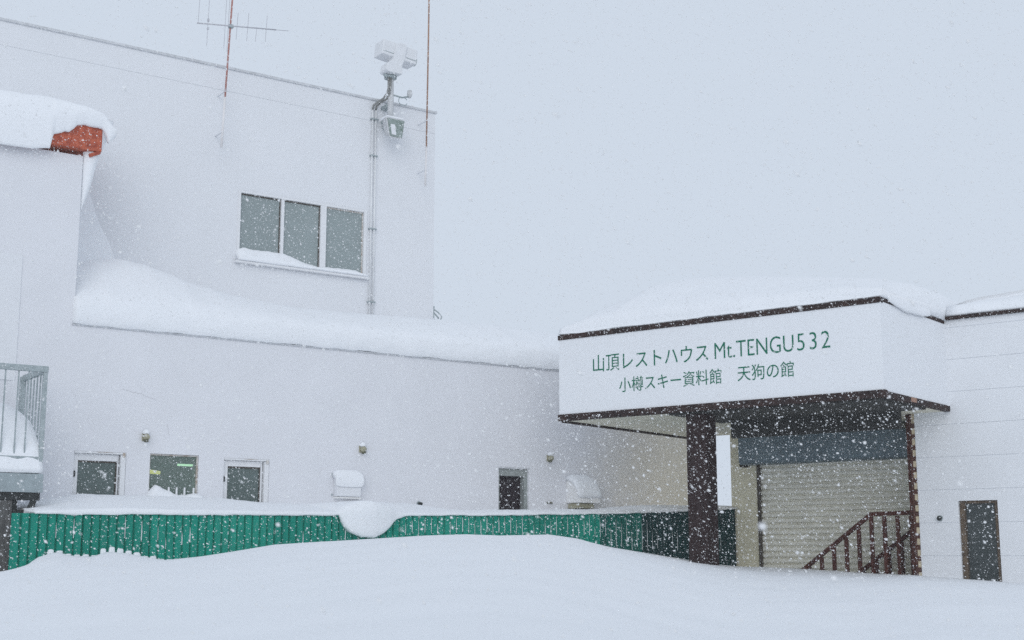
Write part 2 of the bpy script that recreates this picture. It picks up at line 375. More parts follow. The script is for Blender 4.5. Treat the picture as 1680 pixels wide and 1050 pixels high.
# the two glazed doors
def glazed_door(d, gx0, gx1, lab):
    a, b, c, e = d
    f = MB()
    f.box(a + 0.004, gx0, 0.05, 0.12, c, e - 0.035).box(gx1, b - 0.10, 0.05, 0.12, c, e - 0.035).box(gx0, gx1, 0.05, 0.12, 3.152, e - 0.035).box(gx0, gx1, 0.05, 0.12, c, 1.55)
    o = part('door', f, 'white_frame', lodge, bevel=0.006, label=lab)
    fo = MB().box(b - 0.085, b - 0.004, 0.0, 0.11, c, e - 0.035).box(a + 0.004, b - 0.004, -0.012, 0.11, e - 0.03, e - 0.003)
    part('frame', fo, 'white_frame', o, bevel=0.005)
    part('pane', MB().box(gx0, gx1, 0.09, 0.10, 1.55, 3.152), 'pane_dark', o)
    part('gasket', MB().box(gx1 - 0.016, gx1 - 0.001, 0.074, 0.088, 1.55, 3.129).box(gx0 + 0.001, gx1 - 0.001, 0.074, 0.088, 3.129, 3.151), 'guide', o)
    part('hinge', MB().tube([(a + 0.03, 0.035, 2.90), (a + 0.03, 0.035, 2.99)], 0.013, 8), 'steel_dark', o)
    part('corner_stain', MB().box(b - 0.06, b - 0.02, -0.016, -0.0122, e - 0.075, e - 0.005), 'rust_white', o)
    part('edge_stain', MB().box(a + 0.35, b - 0.22, -0.016, -0.0122, e - 0.012, e - 0.004), 'rust_white', o)
glazed_door(DOOR1, -13.47, -12.86, 'white glazed door nearest the balcony')
glazed_door(DOOR2, -11.03, -10.45, 'white glazed door right of the lit window')
# lit window between them, with a dim room behind
a, b, c, e = WIN
wf = part('window', MB().box(a + 0.002, a + 0.02, 0.03, 0.10, c + 0.03, e - 0.025).box(b - 0.022, b - 0.002, 0.03, 0.10, c + 0.03, e - 0.025).box(a + 0.002, b - 0.002, 0.03, 0.10, e - 0.024, e - 0.002).box(a + 0.002, b - 0.002, 0.03, 0.10, c + 0.002, c + 0.03), 'rust_white', lodge, bevel=0.003, label='small window showing a lit tube in a dim room')
part('pane', MB().box(a + 0.02, b - 0.022, 0.062, 0.068, c + 0.03, e - 0.025), 'glass', wf)
rm = MB().box(a - 0.8, b + 0.9, 0.252, 3.2, 1.5, 3.7); rm.f = [f for i, f in enumerate(rm.f) if i != 2]
rm.quad((a - 0.8, 0.252, 1.5), (a, 0.252, 1.5), (a, 0.252, 3.7), (a - 0.8, 0.252, 3.7)); rm.quad((b, 0.252, 1.5), (b + 0.9, 0.252, 1.5), (b + 0.9, 0.252, 3.7), (b, 0.252, 3.7))
rm.quad((a, 0.252, e), (b, 0.252, e), (b, 0.252, 3.7), (a, 0.252, 3.7)); rm.quad((a, 0.252, 1.5), (b, 0.252, 1.5), (b, 0.252, c), (a, 0.252, c))
part('room_lining', rm, 'room', wf)
part('lamp_tube', MB().tube([(-11.56, 0.9, 3.20), (-11.0, 0.9, 3.20)], 0.018, 8), 'tube_green', wf)
part('yellow_lamp', MB().tube([(-12.35, 0.7, 3.07), (-12.05, 0.7, 3.055), (-11.93, 0.7, 3.045)], [0.034, 0.034, 0.028], 10), 'tube_yellow', wf)
part('sill', MB().box(a - 0.03, b + 0.05, -0.06, -0.002, c - 0.02, c + 0.10), 'white_frame', wf, bevel=0.006)
for px in (-12.07, -11.94, -11.81, -11.66):
    part('guard_bar', MB().tube([(px, -0.10, 2.35), (px, -0.10, 2.775)], 0.016, 8), 'white_frame', wf)
# dark hatch near the canopy
a, b, c, e = HOLE
hf = part('window', MB().box(a + 0.003, a + 0.05, 0.04, 0.22, c, e - 0.13).box(b - 0.075, b - 0.003, 0.04, 0.22, c, e - 0.13).box(a + 0.003, b - 0.003, 0.04, 0.22, e - 0.13, e - 0.003), 'grey_frame', lodge, bevel=0.005, label='small dark window with a grey frame near the canopy')
part('pane', MB().box(a + 0.05, b - 0.075, 0.17, 0.18, c, e - 0.13), 'pane_black', hf)
part('lintel_stain', MB().box(a - 0.02, b + 0.05, -0.004, -0.001, e + 0.004, e + 0.03), 'stain', hf)
# cracks in the render
def crack(pts, wd):
    m = MB()
    for p, q in zip(pts, pts[1:]): m.bar((p[0], -0.002, p[1]), (q[0], -0.002, q[1]), wd, 0.003, up=(0, 1, 0))
    return m
def wiggle(p, q, n, am):
    return [(p[0] + (q[0] - p[0]) * t / n + random.uniform(-am, am), p[1] + (q[1] - p[1]) * t / n + random.uniform(-am, am)) for t in range(n + 1)]
part('crack', crack(wiggle((-12.86, 4.29), (-12.52, 4.22), 9, 0.012) + wiggle((-12.5, 4.21), (-12.3, 4.15), 5, 0.012), 0.0055), 'crack', lodge)
part('crack', crack(wiggle((-12.10, 3.78), (-12.06, 3.56), 6, 0.008), 0.004), 'crack', lodge)
# red roof slab over the left end
sl = part('roof_slab', MB().box(-24, -13.42, -0.13, 9, 8.005, 8.42), 'red', lodge, bevel=0.012, label='red painted edge of the roof slab')
part('roof_cleat', MB().bar((-13.44, -0.10, 8.004), (-13.60, -0.08, 7.93), 0.05, 0.05), 'red', sl)

# ------------------------------------------------------------------ snow lying on the lodge
def sdisp(x, y, z, am=0.012):
    return am * (nz(x, y + z, 2.3, 4) + 0.6 * nz(x, y - z, 6.5, 8))
def snow_loft(xs, prof, am=0.02):
    secs = []
    for x in xs:
        pr = prof(x); secs.append([(x, y + sdisp(x, y, z, am), z + sdisp(x + 7, y, z, am)) for y, z in pr])
    return MB().loft(secs)
def smooth_prof(ctrl, n=6):
    # open control polyline (y, z), smoothed by Catmull-Rom
    out = []; c = [ctrl[0]] + list(ctrl) + [ctrl[-1]]
    for i in range(1, len(c) - 2):
        p0, p1, p2, p3 = c[i - 1], c[i], c[i + 1], c[i + 2]
        for k in range(n):
            t = k / n
            out.append(tuple(0.5 * ((2 * p1[j]) + (-p0[j] + p2[j]) * t + (2 * p0[j] - 5 * p1[j] + 4 * p2[j] - p3[j]) * t * t + (-p0[j] + 3 * p1[j] - 3 * p2[j] + p3[j]) * t ** 3) for j in (0, 1)))
    out.append(ctrl[-1]); return out
LED = [(-13.7, 6.20), (-13.44, 6.34), (-13.0, 6.49), (-12.66, 6.53), (-12.3, 6.50), (-11.93, 6.41), (-11.27, 6.25), (-10.6, 6.15), (-10.14, 6.11), (-9.4, 6.08), (-8.7, 6.08), (-6.62, 6.14), (-5.37, 6.16), (-3.59, 6.14), (1.6, 6.05)]
def led(x):
    h = lerp(LED, x); back = 1.88 if x < UX + 0.01 else 1.88
    return [(1.88, 5.245)] + smooth_prof([(-0.045, 5.245), (-0.075, 5.31), (-0.085, 5.45), (-0.03, 5.62 + 0.06 * (h - 6.1)), (0.22, 5.80 + 0.35 * (h - 6.1)), (0.9, h), (1.5, h + 0.09), (1.88, h + 0.13)], 4)
ls = snow_loft(list(np.linspace(-13.69, LX, 150)), led, 0.018)
single('ledge_snow', ls, 'snow', LODGE, (-8, 0.9, 5.245), 'long deep drift of snow on the ledge below the upper storey', 'snow', kind='stuff', smooth=True)
def flat_back(x):
    return [(11.5, 5.25)] + [(1.89, 5.25), (1.89, 6.2), (3.0, 6.2), (6.0, 6.1), (11.5, 5.9)]
single('roof_snow', snow_loft(list(np.linspace(UX + 0.02, LX, 30)), flat_back, 0.03), 'snow', LODGE, (-2, 6, 5.25), 'flat snow cover on the lodge roof beside the upper storey', 'snow', kind='stuff', smooth=True)
def slabsnow(x):
    lip = lin([(-24, 7.84), (-14.9, 7.86), (-14.40, 7.895), (-14.24, 7.92), (-14.20, 8.14), (-14.06, 8.22), (-13.95, 8.24), (-13.84, 8.35), (-13.70, 8.385), (-13.45, 8.37), (-13.39, 8.32), (-13.33, 8.15), (-13.2, 8.3)], x)
    tp = lin([(-24, 8.80), (-15, 8.78), (-14.2, 8.82), (-13.7, 8.80), (-13.45, 8.73), (-13.33, 8.62), (-13.22, 8.42)], x)
    lip += 0.018 * nz(x, 0, 16, 2) if x > -14.22 else 0.012 * nz(x, 0, 5, 2)
    lo = min(lip, tp - 0.08)
    return [(9, 8.425), (-0.06, 8.425), (-0.10, max(lo + 0.03, 8.38) if lo > 8.33 else lo + 0.01)] + smooth_prof([(-0.150, lo), (-0.20, lo + 0.03), (-0.24, (lo + tp) / 2 + 0.03), (-0.14, tp - 0.09), (0.2, tp), (1.2, tp + 0.06)], 4) + [(9, tp + 0.05)]
single('roof_snow', snow_loft([x for x in np.linspace(-24, -14.6, 30)] + [x for x in np.linspace(-14.5, -13.225, 80)], slabsnow, 0.010), 'snow', LODGE, (-18, 4, 8.425), 'thick snow lying over the red roof edge', 'snow', kind='stuff', smooth=True)
cur = []
for t in np.linspace(0, 1, 26):                        # wind-packed sheet between the slab end and the wall corner
    z = 8.55 - 1.55 * t; xl = -13.66; xr = -13.22 - 0.42 * t ** 0.9 + 0.012 * math.sin(t * 11)
    cx, wd = (xl + xr) / 2, (xr - xl) / 2 + 0.004; y0 = 0.10 - 0.10 * (1 - t)
    cur.append([(cx + wd * math.cos(q), y0 - (0.05 + 0.10 * (1 - t)) * math.sin(q), z + 0.015 * math.sin(3 * q)) for q in np.linspace(0, 2 * math.pi, 14, endpoint=False)])
single('hanging_snow', MB().loft(cur), 'snow', LODGE, (-13.4, 0.1, 7.0), 'sheet of wind-packed snow hanging below the end of the red roof edge', 'snow', kind='stuff', smooth=True)
fil = []  # added snow fillet, shaped to lighten the shaded corner beside the wing
for z in np.linspace(5.9, 8.75, 22):
    u = (z - 5.9) / 2.85; rx = 1.75 * (1 - u) ** 0.9 + 0.35; ry = 1.45 * (1 - u) ** 0.5 + 0.25
    sec = [(-13.668, 1.93)]
    for q in np.linspace(0, math.pi / 2, 12):
        x = -13.665 + rx * (1 - math.sin(q)) ** 1.3; y = 1.893 - ry * (1 - math.cos(q)) ** 1.5
        sec.append((x, y + 0.022 - (0.023 + 0.05 * nz(x, z, 1.3, 3) * math.sin(2 * q)) * min(1, 2 * q)))
    fil.append([(x, y, z) for x, y in sec])
single('corner_fill_snow', MB().loft(fil), 'snow', LODGE, (-13.4, 1.7, 5.9), 'added snow fillet lightening the shaded corner between the upper wall and the red-edged wing', 'snow', kind='stuff', smooth=True)
def sillsnow(x):
    t = lin([(-10.25, 7.20), (-10.19, 7.245), (-10.08, 7.275), (-9.95, 7.25), (-9.6, 7.262), (-9.3, 7.262), (-9.1, 7.21), (-8.9, 7.15), (-8.6, 7.10), (-8.4, 7.12), (-8.0, 7.13), (-7.78, 7.135), (-7.66, 7.09), (-7.56, 7.06)], x) + 0.008 * nz(x, 0, 9, 3)
    return [(UY + 0.04, 7.012)] + smooth_prof([(UY - 0.10, 7.012), (UY - 0.135, 7.03), (UY - 0.12, 7.05 + 0.3 * (t - 7.06)), (UY - 0.04, t - 0.01), (UY + 0.04, t)], 4)
single('sill_snow', snow_loft(list(np.linspace(-10.24, -7.55, 60)), sillsnow, 0.006), 'snow', LODGE, (-9, UY, 7.01), 'snow heaped on the sill of the three-pane upper window', 'snow', kind='stuff', smooth=True)
def wsn(x):
    t = lin([(-12.38, 2.66), (-12.34, 2.74), (-12.27, 2.81), (-12.18, 2.77), (-12.10, 2.735), (-12.05, 2.72), (-11.9, 2.66), (-11.75, 2.67), (-11.6, 2.70), (-11.52, 2.66)], x) + 0.012 * nz(x, 0, 16, 3)
    return [(0.055, 2.485)] + smooth_prof([(-0.12, 2.40), (-0.17, 2.45), (-0.14, t - 0.06), (-0.05, t), (0.055, t - 0.02)], 4)
single('sill_snow', snow_loft(list(np.linspace(-12.40, -11.50, 50)), wsn, 0.004), 'snow', LODGE, (-12, 0, 2.4), 'snow piled behind the guard bars of the small lit window', 'snow', kind='stuff', smooth=True)

# ------------------------------------------------------------------ green fence
FX0, FX1 = -14.91, -1.50
FT = [(-14.91, 2.275), (-11.4, 2.315), (-7.22, 2.375), (-4.05, 2.475), (-1.49, 2.60)]
fence = thing('fence', 'green corrugated sheet fence half buried in snow before the white wall', 'fence', LODGE, (-8, FENCE_Y, 0))
def sheet(xa, xb, dz):
    m = MB(); P = 0.12; x = xa; pts = []
    while x < xb - 0.001:
        for dx, dy in ((0, 0.016), (0.016, -0.016), (0.100, -0.016), (0.116, 0.016)):
            if x + dx <= xb: pts.append((x + dx, FENCE_Y + dy))
        x += P
    for (a, ya), (b, yb) in zip(pts, pts[1:]):
        m.quad((a, ya, 0.6), (b, yb, 0.6), (b, yb, lin(FT, b) + dz), (a, ya, lin(FT, a) + dz))
    for (a, ya), (b, yb) in zip(pts, pts[1:]):      # second skin: the sheet has thickness
        m.quad((a, ya + 0.004, 0.6), (b, yb + 0.004, 0.6), (b, yb + 0.004, lin(FT, b) + dz), (a, ya + 0.004, lin(FT, a) + dz))
    return m
GV = [M['green'].copy() for _ in range(4)]
for i, m_ in enumerate(GV):
    f_ = (1.02, 1.18, 1.10, 0.94)[i]
    for n_ in m_.node_tree.nodes:
        if n_.type == 'VALTORGB':
            for el in n_.color_ramp.elements: c_ = el.color; el.color = (c_[0] * f_ + (0.006 if i == 1 else 0), c_[1] * f_, c_[2] * f_, 1)
            n_.color_ramp.elements[0].position = 0.30; n_.color_ramp.elements[1].position = 0.72
xa = FX0; k = 0
while xa < FX1 - 0.05:
    xb = min(xa + 0.96, FX1)
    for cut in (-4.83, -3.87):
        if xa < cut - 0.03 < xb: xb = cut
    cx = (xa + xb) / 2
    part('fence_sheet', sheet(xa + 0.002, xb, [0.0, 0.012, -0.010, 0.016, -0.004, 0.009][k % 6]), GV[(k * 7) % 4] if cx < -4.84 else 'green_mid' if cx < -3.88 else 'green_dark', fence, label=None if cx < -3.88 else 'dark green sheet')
    xa = xb; k += 1
for px in np.arange(-14.5, -1.6, 1.92):
    part('post', MB().box(px, px + 0.06, FENCE_Y + 0.03, FENCE_Y + 0.09, 0.5, lin(FT, px) - 0.06), 'steel', fence)
part('rail', MB().box(FX0, FX1, FENCE_Y + 0.0245, FENCE_Y + 0.03, 2.05, 2.10), 'steel', fence)
st = MB()
for i in range(112):                                   # snow packed in the grooves
    x = FX0 + i * 0.12 - 0.002
    zt = lin(FT, x)
    pr = 0.15
    if -13.6 < x < -12.2: pr = 0.55
    if -9.2 < x < -4.2: pr = 0.85
    if -4.6 < x < -3.4: pr = 0.9
    if x > -3.4: pr = 0.15
    if random.random() > pr: continue
    L = random.uniform(0.12, 0.34) if x < -10 else random.uniform(0.15, 0.40)
    zb = random.uniform(2.02, 2.10) if x > -9 else random.uniform(1.78, 2.0)
    if x > -4.6: zb = random.uniform(1.8, 1.9); L = random.uniform(0.3, 0.5)
    wv = random.uniform(0.004, 0.009)
    st.loft([[(x + wv * s * math.cos(q) + 0.002, FENCE_Y + 0.006 + 0.014 * s * math.sin(q), z) for q in np.linspace(0, 2 * math.pi, 6, endpoint=False)] for z, s in ((zb, 0.9), (zb + L * 0.5, 1.0), (min(zb + L, zt - 0.03), 0.35))])
for i in range(4, 24):
    x = FX0 + i * 0.12; q = LODGE @ Vector((x + 0.06, FENCE_Y - 0.03, 0)); gz = ground_z(math.atan2(q.x, q.y), math.hypot(q.x, q.y))
    hh = max(0.006, 0.022 + 0.06 * nz(x, 0, 3.1, 5) + random.uniform(-0.03, 0.035)); w0 = random.uniform(0.040, 0.047)
    st.loft([[(x + 0.058 + w * math.cos(q), FENCE_Y - 0.022 + 0.022 * k * math.sin(q), z) for q in np.linspace(0, 2 * math.pi, 10, endpoint=False)] for z, w, k in ((gz - 0.3, w0, 1), (gz + hh * 0.6, w0, 1.0), (gz + hh * 0.9, w0 * 0.8, 0.7), (gz + hh, w0 * 0.4, 0.3))])
part('groove_snow', st, 'snow', fence, kind='stuff')
# snow between the fence and the wall, capping the fence and drooping over it
ZB_ = [(-14.62, 2.32), (-14.3, 2.46), (-13.94, 2.55), (-13.44, 2.62), (-12.4, 2.62), (-11.49, 2.61), (-10.4, 2.56), (-9.43, 2.51), (-8.5, 2.62), (-8.01, 2.61), (-7.26, 2.49), (-6.2, 2.50), (-4.58, 2.54), (-2.48, 2.66), (-0.7, 2.69)]
def bank(x):
    zb = lerp(ZB_, x); ft = lin(FT, x)
    blob = lin([(-10.0, 0), (-9.985, 0.22), (-9.94, 0.46), (-9.86, 0.66), (-9.76, 0.84), (-9.64, 0.96), (-9.53, 1.0), (-9.42, 0.96), (-9.32, 0.86), (-9.22, 0.70), (-9.13, 0.50), (-9.05, 0.28), (-8.97, 0.12), (-8.86, 0.03), (-8.78, 0)], x)
    if blob > 0.02: blob = max(0, blob + 0.035 * nz(x, 3, 9, 2))
    lip = ft - 0.012 - 0.34 * blob + 0.014 * nz(x, 1, 5, 1)
    thick = lin([(-15, 0.02), (-14.5, 0.05), (-13.5, 0.09), (-11, 0.06), (-8.9, 0.05), (-8, 0.045), (-5, 0.035), (-3.8, 0.02), (-3.6, 0.075), (-3.2, 0.085), (-2.9, 0.05), (-1.4, 0.03)], x) + 0.14 * blob
    yf = FENCE_Y - 0.035 - 0.12 * blob
    top = ft + thick
    return [(0.012, 1.2)] + [(FENCE_Y + 0.12, 1.2), (FENCE_Y + 0.11, ft - 0.06), (FENCE_Y + 0.03, ft + 0.005), (FENCE_Y - 0.021, ft - 0.002 - 0.30 * blob)] + smooth_prof([(FENCE_Y - 0.024, lip), (yf - 0.01, lip + 0.004), (yf - 0.02, lip + 0.4 * (top - lip)), (FENCE_Y - 0.02 - 0.12 * blob, top - 0.01), (FENCE_Y + 0.22, top + 0.03), (-0.9, (top + zb) / 2 + 0.04), (-0.3, zb + 0.005), (0.012, zb)], 4)
single('snow_bank', snow_loft(list(np.linspace(-14.62, -10.15, 70)) + list(np.linspace(-10.12, -8.76, 64)) + list(np.linspace(-8.72, -1.52, 108)), bank, 0.009), 'snow', LODGE, (-8, -1, 1.2), 'snow filling the gap behind the green fence and drooping over its top', 'snow', kind='stuff', smooth=True)

# ------------------------------------------------------------------ small fittings on the lodge wall
def wall_lamp(x, z, label, tilt):
    t = thing('wall_lamp', label, 'wall lamp', LODGE, (x, 0, z), 'small fittings above the lower windows')
    part('backplate', MB().box(x - 0.05, x + 0.05, -0.02, -0.001, z - 0.06, z + 0.06), 'beige', t, bevel=0.006)
    part('body', MB().tube([(x, -0.02, z + 0.005), (x, -0.06, z), (x, -0.10, z - 0.012), (x, -0.115, z - 0.02)], [0.035, 0.05, 0.05, 0.03], 12), 'beige', t, smooth=True)
    part('grille', MB().tube([(x + tilt, -0.065, z - 0.035), (x + tilt, -0.075, z - 0.075)], [0.045, 0.036], 12), 'beige_dark', t, smooth=True)
    sn = MB(); sn.loft([[(x + rr * math.cos(q), -0.055 + 0.8 * rr * math.sin(q), z + zz) for q in np.linspace(0, 2 * math.pi, 12, endpoint=False)] for zz, rr in ((0.045, 0.045), (0.06, 0.06), (0.085, 0.055), (0.11, 0.03), (0.12, 0.008))])
    part('snow_cap', sn, 'snow', t, smooth=True)
wall_lamp(-12.46, 3.55, 'small beige wall fitting above the lit window by the balcony', 0.0)
wall_lamp(-8.60, 3.53, 'small beige wall fitting above the box vent hood', 0.01)
wall_lamp(-4.57, 3.54, 'small beige wall fitting just right of the dark window', -0.012)
# box-shaped hood
t = thing('vent_hood', 'box-shaped white vent hood capped with snow on the long wall', 'vent hood', LODGE, (-8.85, 0, 2.7))
part('hood_shell', MB().prism([(-0.001, 3.08), (-0.10, 3.06), (-0.135, 2.98), (-0.14, 2.72), (-0.12, 2.70), (-0.001, 2.70)], -9.12, -8.66), 'wall_upper', t, bevel=0.02)
part('hood_lip', MB().box(-9.13, -8.65, -0.13, -0.001, 2.67, 2.695), 'hood', t, bevel=0.008)
part('hood_bracket', MB().box(-9.165, -9.135, -0.03, -0.001, 3.07, 3.10), 'steel', t)
part('hood_bracket', MB().box(-9.165, -9.145, -0.02, -0.001, 2.72, 2.75), 'steel', t)
def hcap(x):
    u = abs((x + 8.89) / 0.27); s = max(0.02, 1 - u ** 4) ** 0.5
    return [(-0.004, 3.06)] + smooth_prof([(-0.135, 2.98), (-0.15, 2.91 - 0.05 * s), (-0.17, 2.98), (-0.14, 3.06 + 0.05 * s), (-0.08, 3.08 + 0.08 * s), (-0.004, 3.085 + 0.08 * s)], 4)
part('snow_cap', snow_loft(list(np.linspace(-9.16, -8.62, 24)), hcap, 0.005), 'snow', t, smooth=True)
# quarter-round hood
t = thing('vent_hood', 'quarter-round white vent hood under a dome of snow beside the canopy', 'vent hood', LODGE, (-3.85, 0, 2.62))
qp = [(-0.001, 3.14)] + [(-0.42 * math.sin(q), 2.76 + 0.38 * math.cos(q)) for q in np.linspace(0.1, math.pi / 2, 12)] + [(-0.42, 2.70), (-0.001, 2.70)]
part('hood_shell', MB().prism(qp, -4.16, -3.66), 'hood', t, bevel=0.012)
part('hood_base', MB().box(-4.12, -3.72, -0.30, -0.001, 2.60, 2.695), 'beige', t, bevel=0.01)
def qcap(x):
    u = abs((x + 3.91) / 0.28); s = max(0.03, 1 - u ** 4) ** 0.5
    o = [(-0.004, 3.12)] + [(-0.415 * math.sin(q), 2.76 + 0.375 * math.cos(q)) for q in np.linspace(0.15, 1.45, 8)]
    return o + [(-(0.43 + 0.03 * s) * math.sin(q), 2.76 + (0.39 + 0.10 * s) * math.cos(q)) for q in np.linspace(1.5, 0.0, 10)]
part('snow_cap', snow_loft(list(np.linspace(-4.185, -3.635, 24)), qcap, 0.006), 'snow', t, smooth=True)
t = thing('pipe_outlet', 'stubby dark pipe end sticking out of the wall by the snow droop', 'pipe', LODGE, (-7.43, 0, 2.62))
part('flange', MB().tube([(-7.43, -0.001, 2.62), (-7.43, -0.015, 2.62)], 0.045, 12), 'steel', t)
part('pipe', MB().tube([(-7.43, -0.015, 2.62), (-7.43, -0.09, 2.615)], 0.028, 12), 'steel_dark', t, smooth=True)
t = thing('bracket', 'tiny dark bracket low on the wall between window and round hood', 'bracket', LODGE, (-4.55, 0, 2.70))
part('plate', MB().box(-4.62, -4.50, -0.012, -0.001, 2.685, 2.715), 'beige_dark', t)
part('hook', MB().bar((-4.61, -0.012, 2.705), (-4.52, -0.06, 2.69), 0.018), 'beige_dark', t)

# ------------------------------------------------------------------ masts and devices on the upper storey
t = thing('camera_mast', 'white twin-housing device on a pole bolted to the upper wall', 'mast', LODGE, (-7.22, UY, 9.9))
part('pole', MB().tube([(-7.205, 1.62, 9.98), (-7.225, 1.62, 11.06)], 0.062, 14), 'housing_grey', t, smooth=True)
for z in (10.15, 10.45): part('wall_bracket', MB().box(-7.28, -7.15, 1.66, UY - 0.001, z, z + 0.07), 'steel', t, bevel=0.005)
part('collar', MB().tube([(-7.23, 1.62, 11.03), (-7.23, 1.62, 11.09)], 0.125, 16).tube([(-7.40, 1.55, 11.06), (-7.24, 1.60, 11.06)], 0.035, 8), 'steel', t, smooth=True)
nb = MB(); nb.loft([[(cx + sx * wx, 1.54 + sy * 0.14, z) for sx, sy in ((-1, -1), (1, -1), (1, 1), (-1, 1))] for z, cx, wx in ((11.09, -7.24, 0.16), (11.13, -7.26, 0.185), (11.27, -7.25, 0.165), (11.36, -7.17, 0.125), (11.68, -7.10, 0.120), (11.74, -7.08, 0.085))])
part('pan_head', nb, 'housing', t, bevel=0.012)
def hbox(xa, xb, drop):       # housing tilted along the wall
    m = MB()
    z = lambda x: 11.765 - (x + 7.5) * 0.10
    return m.loft([[(x - 0.03 + (0.0 if zz else -0.03), y, z(x) - (0 if zz else drop)) for y, zz in ((1.44, 1), (1.44, 0), (1.80, 0), (1.80, 1))] for x in (xa, xb)])
lh = part('housing', hbox(-7.46, -6.68, 0.31), 'housing', t, bevel=0.02)
part('hood_seam', MB().bar((-7.50, 1.436, 11.515), (-7.24, 1.436, 11.49), 0.010, 0.008), 'steel', lh)
part('lens_window', MB().tube([(-6.74, 1.61, 11.50), (-6.682, 1.61, 11.50)], 0.095, 14), 'lens', lh)
part('rim', MB().bar((-6.98, 1.436, 11.47), (-6.74, 1.436, 11.445), 0.012, 0.008), 'steel', lh)
ar = part('side_arm', MB().tube([(-7.17, 1.60, 10.70), (-6.98, 1.58, 10.68), (-6.84, 1.56, 10.72)], 0.018, 8), 'steel', t, smooth=True)
part('sensor_cup', MB().tube([(-6.82, 1.56, 10.70), (-6.82, 1.56, 10.76), (-6.82, 1.56, 10.85)], [0.03, 0.055, 0.045], 10), 'housing_grey', ar, smooth=True)
part('cable_loop', MB().tube([(-6.97 + 0.10 * math.cos(q), 1.56, 10.60 + 0.085 * math.sin(q)) for q in np.linspace(0.5, 5.9, 18)], 0.008, 6), 'steel', ar, smooth=True)
# floodlight under the mast
t = thing('floodlight', 'boxy grey floodlight hanging under the camera mast, glass facing outward', 'floodlight', LODGE, (-7.22, UY, 9.7))
fl = MB(); fl.loft([[(-7.43, 1.42, 10.16), (-6.99, 1.42, 10.16), (-7.09, 1.36, 9.74), (-7.38, 1.36, 9.74)], [(-7.36, 1.70, 10.19), (-7.06, 1.70, 10.19), (-7.12, 1.66, 9.86), (-7.32, 1.66, 9.86)]])
part('shell', fl, 'housing_grey', t, bevel=0.012)
gl = MB(); gl.loft([[(-7.40, 1.405, 10.135), (-7.02, 1.405, 10.135), (-7.105, 1.352, 9.765), (-7.365, 1.352, 9.765)], [(-7.40, 1.41, 10.135), (-7.02, 1.41, 10.135), (-7.105, 1.357, 9.765), (-7.365, 1.357, 9.765)]])
part('glass', gl, 'lens', t)
part('reflector', MB().loft([[(-7.34, 1.385, 10.02), (-7.24, 1.385, 10.02), (-7.23, 1.35, 9.80), (-7.33, 1.35, 9.80)], [(-7.34, 1.39, 10.02), (-7.24, 1.39, 10.02), (-7.23, 1.356, 9.80), (-7.33, 1.356, 9.80)]]), 'housing', t)
part('bracket', MB().bar((-7.21, 1.62, 10.0), (-7.21, 1.62, 10.2), 0.05).box(-7.25, -7.17, 1.68, UY - 0.001, 10.05, 10.10), 'steel', t)
part('snow_cap', MB().box(-7.40, -7.02, 1.43, 1.69, 10.165, 10.205), 'snow', t, bevel=0.018)
# pair of conduits
t = thing('conduit', 'pair of thin pale conduits clipped to the upper wall right of the window', 'conduit', LODGE, (-7.59, UY, 6.3))
part('pipe', MB().tube([(-7.475, 1.855, 6.25), (-7.485, 1.855, 10.42)], 0.017, 10), 'conduit', t, smooth=True)
part('pipe', MB().tube([(-7.405, 1.855, 6.25), (-7.41, 1.855, 10.42)], 0.017, 10), 'conduit', t, smooth=True)
for z in (10.22, 9.47, 7.99, 6.54):
    part('clip', MB().box(-7.52, -7.36, 1.825, UY - 0.001, z - 0.012, z + 0.012), 'steel', t, bevel=0.003)
for dx in (0.0, 0.07):
    part('hose', MB().tube([(-7.485 + dx, 1.855, 10.41), (-7.48 + dx, 1.83, 10.49), (-7.43 + dx, 1.74, 10.55), (-7.37 + dx, 1.64, 10.60), (-7.325 + dx * 0.7, 1.57, 10.70), (-7.31 + dx * 0.6, 1.545, 10.80), (-7.31 + dx * 0.6, 1.545, 11.02)], 0.021, 10), 'hose', t, smooth=True)
# whip masts
t = thing('antenna_mast', 'thin red leaning antenna mast carrying the comb-like aerial', 'antenna mast', LODGE, (-10.72, UY, 9.0), 'thin antenna masts on the upper wall')
part('pole', MB().tube([(-10.692, 1.58, 9.95), (-10.62, 1.58, 11.9), (-10.55, 1.58, 13.9)], 0.017, 10), 'rust_red', t, smooth=True)
part('pole_base', MB().tube([(-10.725, 1.58, 9.0), (-10.692, 1.58, 9.95)], 0.022, 10), 'rime', t, smooth=True, label='rime-coated lower end')
for x, z in ((-10.70, 10.05), (-10.72, 9.28)): part('clamp', MB().box(x - 0.016, x + 0.016, 1.56, UY - 0.001, z, z + 0.014), 'wall_upper', t)
t = thing('antenna_mast', 'thin rusty antenna mast at the right corner of the upper storey', 'antenna mast', LODGE, (-6.41, UY, 8.9), 'thin antenna masts on the upper wall')
part('pole', MB().tube([(-6.405, 1.58, 9.75), (-6.385, 1.58, 12), (-6.375, 1.58, 14.2)], 0.016, 10), 'rust_orange', t, smooth=True)
part('pole_base', MB().tube([(-6.42, 1.58, 8.95), (-6.405, 1.58, 9.75)], 0.020, 10), 'rime', t, smooth=True, label='rime-coated lower end')
for x, z in ((-6.405, 10.30), (-6.415, 9.28)): part('clamp', MB().box(x - 0.016, x + 0.016, 1.56, UY - 0.001, z, z + 0.014), 'wall_upper', t)
t = thing('comb_aerial', 'faint grey comb-like aerial with upright rods on the red mast', 'aerial', LODGE, (-10.66, 1.5, 11.3))
def boomz(x): return 11.22 + (x + 11.28) * 0.147
part('boom', MB().tube([(-11.30, 1.53, boomz(-11.30)), (-9.75, 1.53, boomz(-9.75))], 0.013, 8), 'antenna', t, smooth=True)
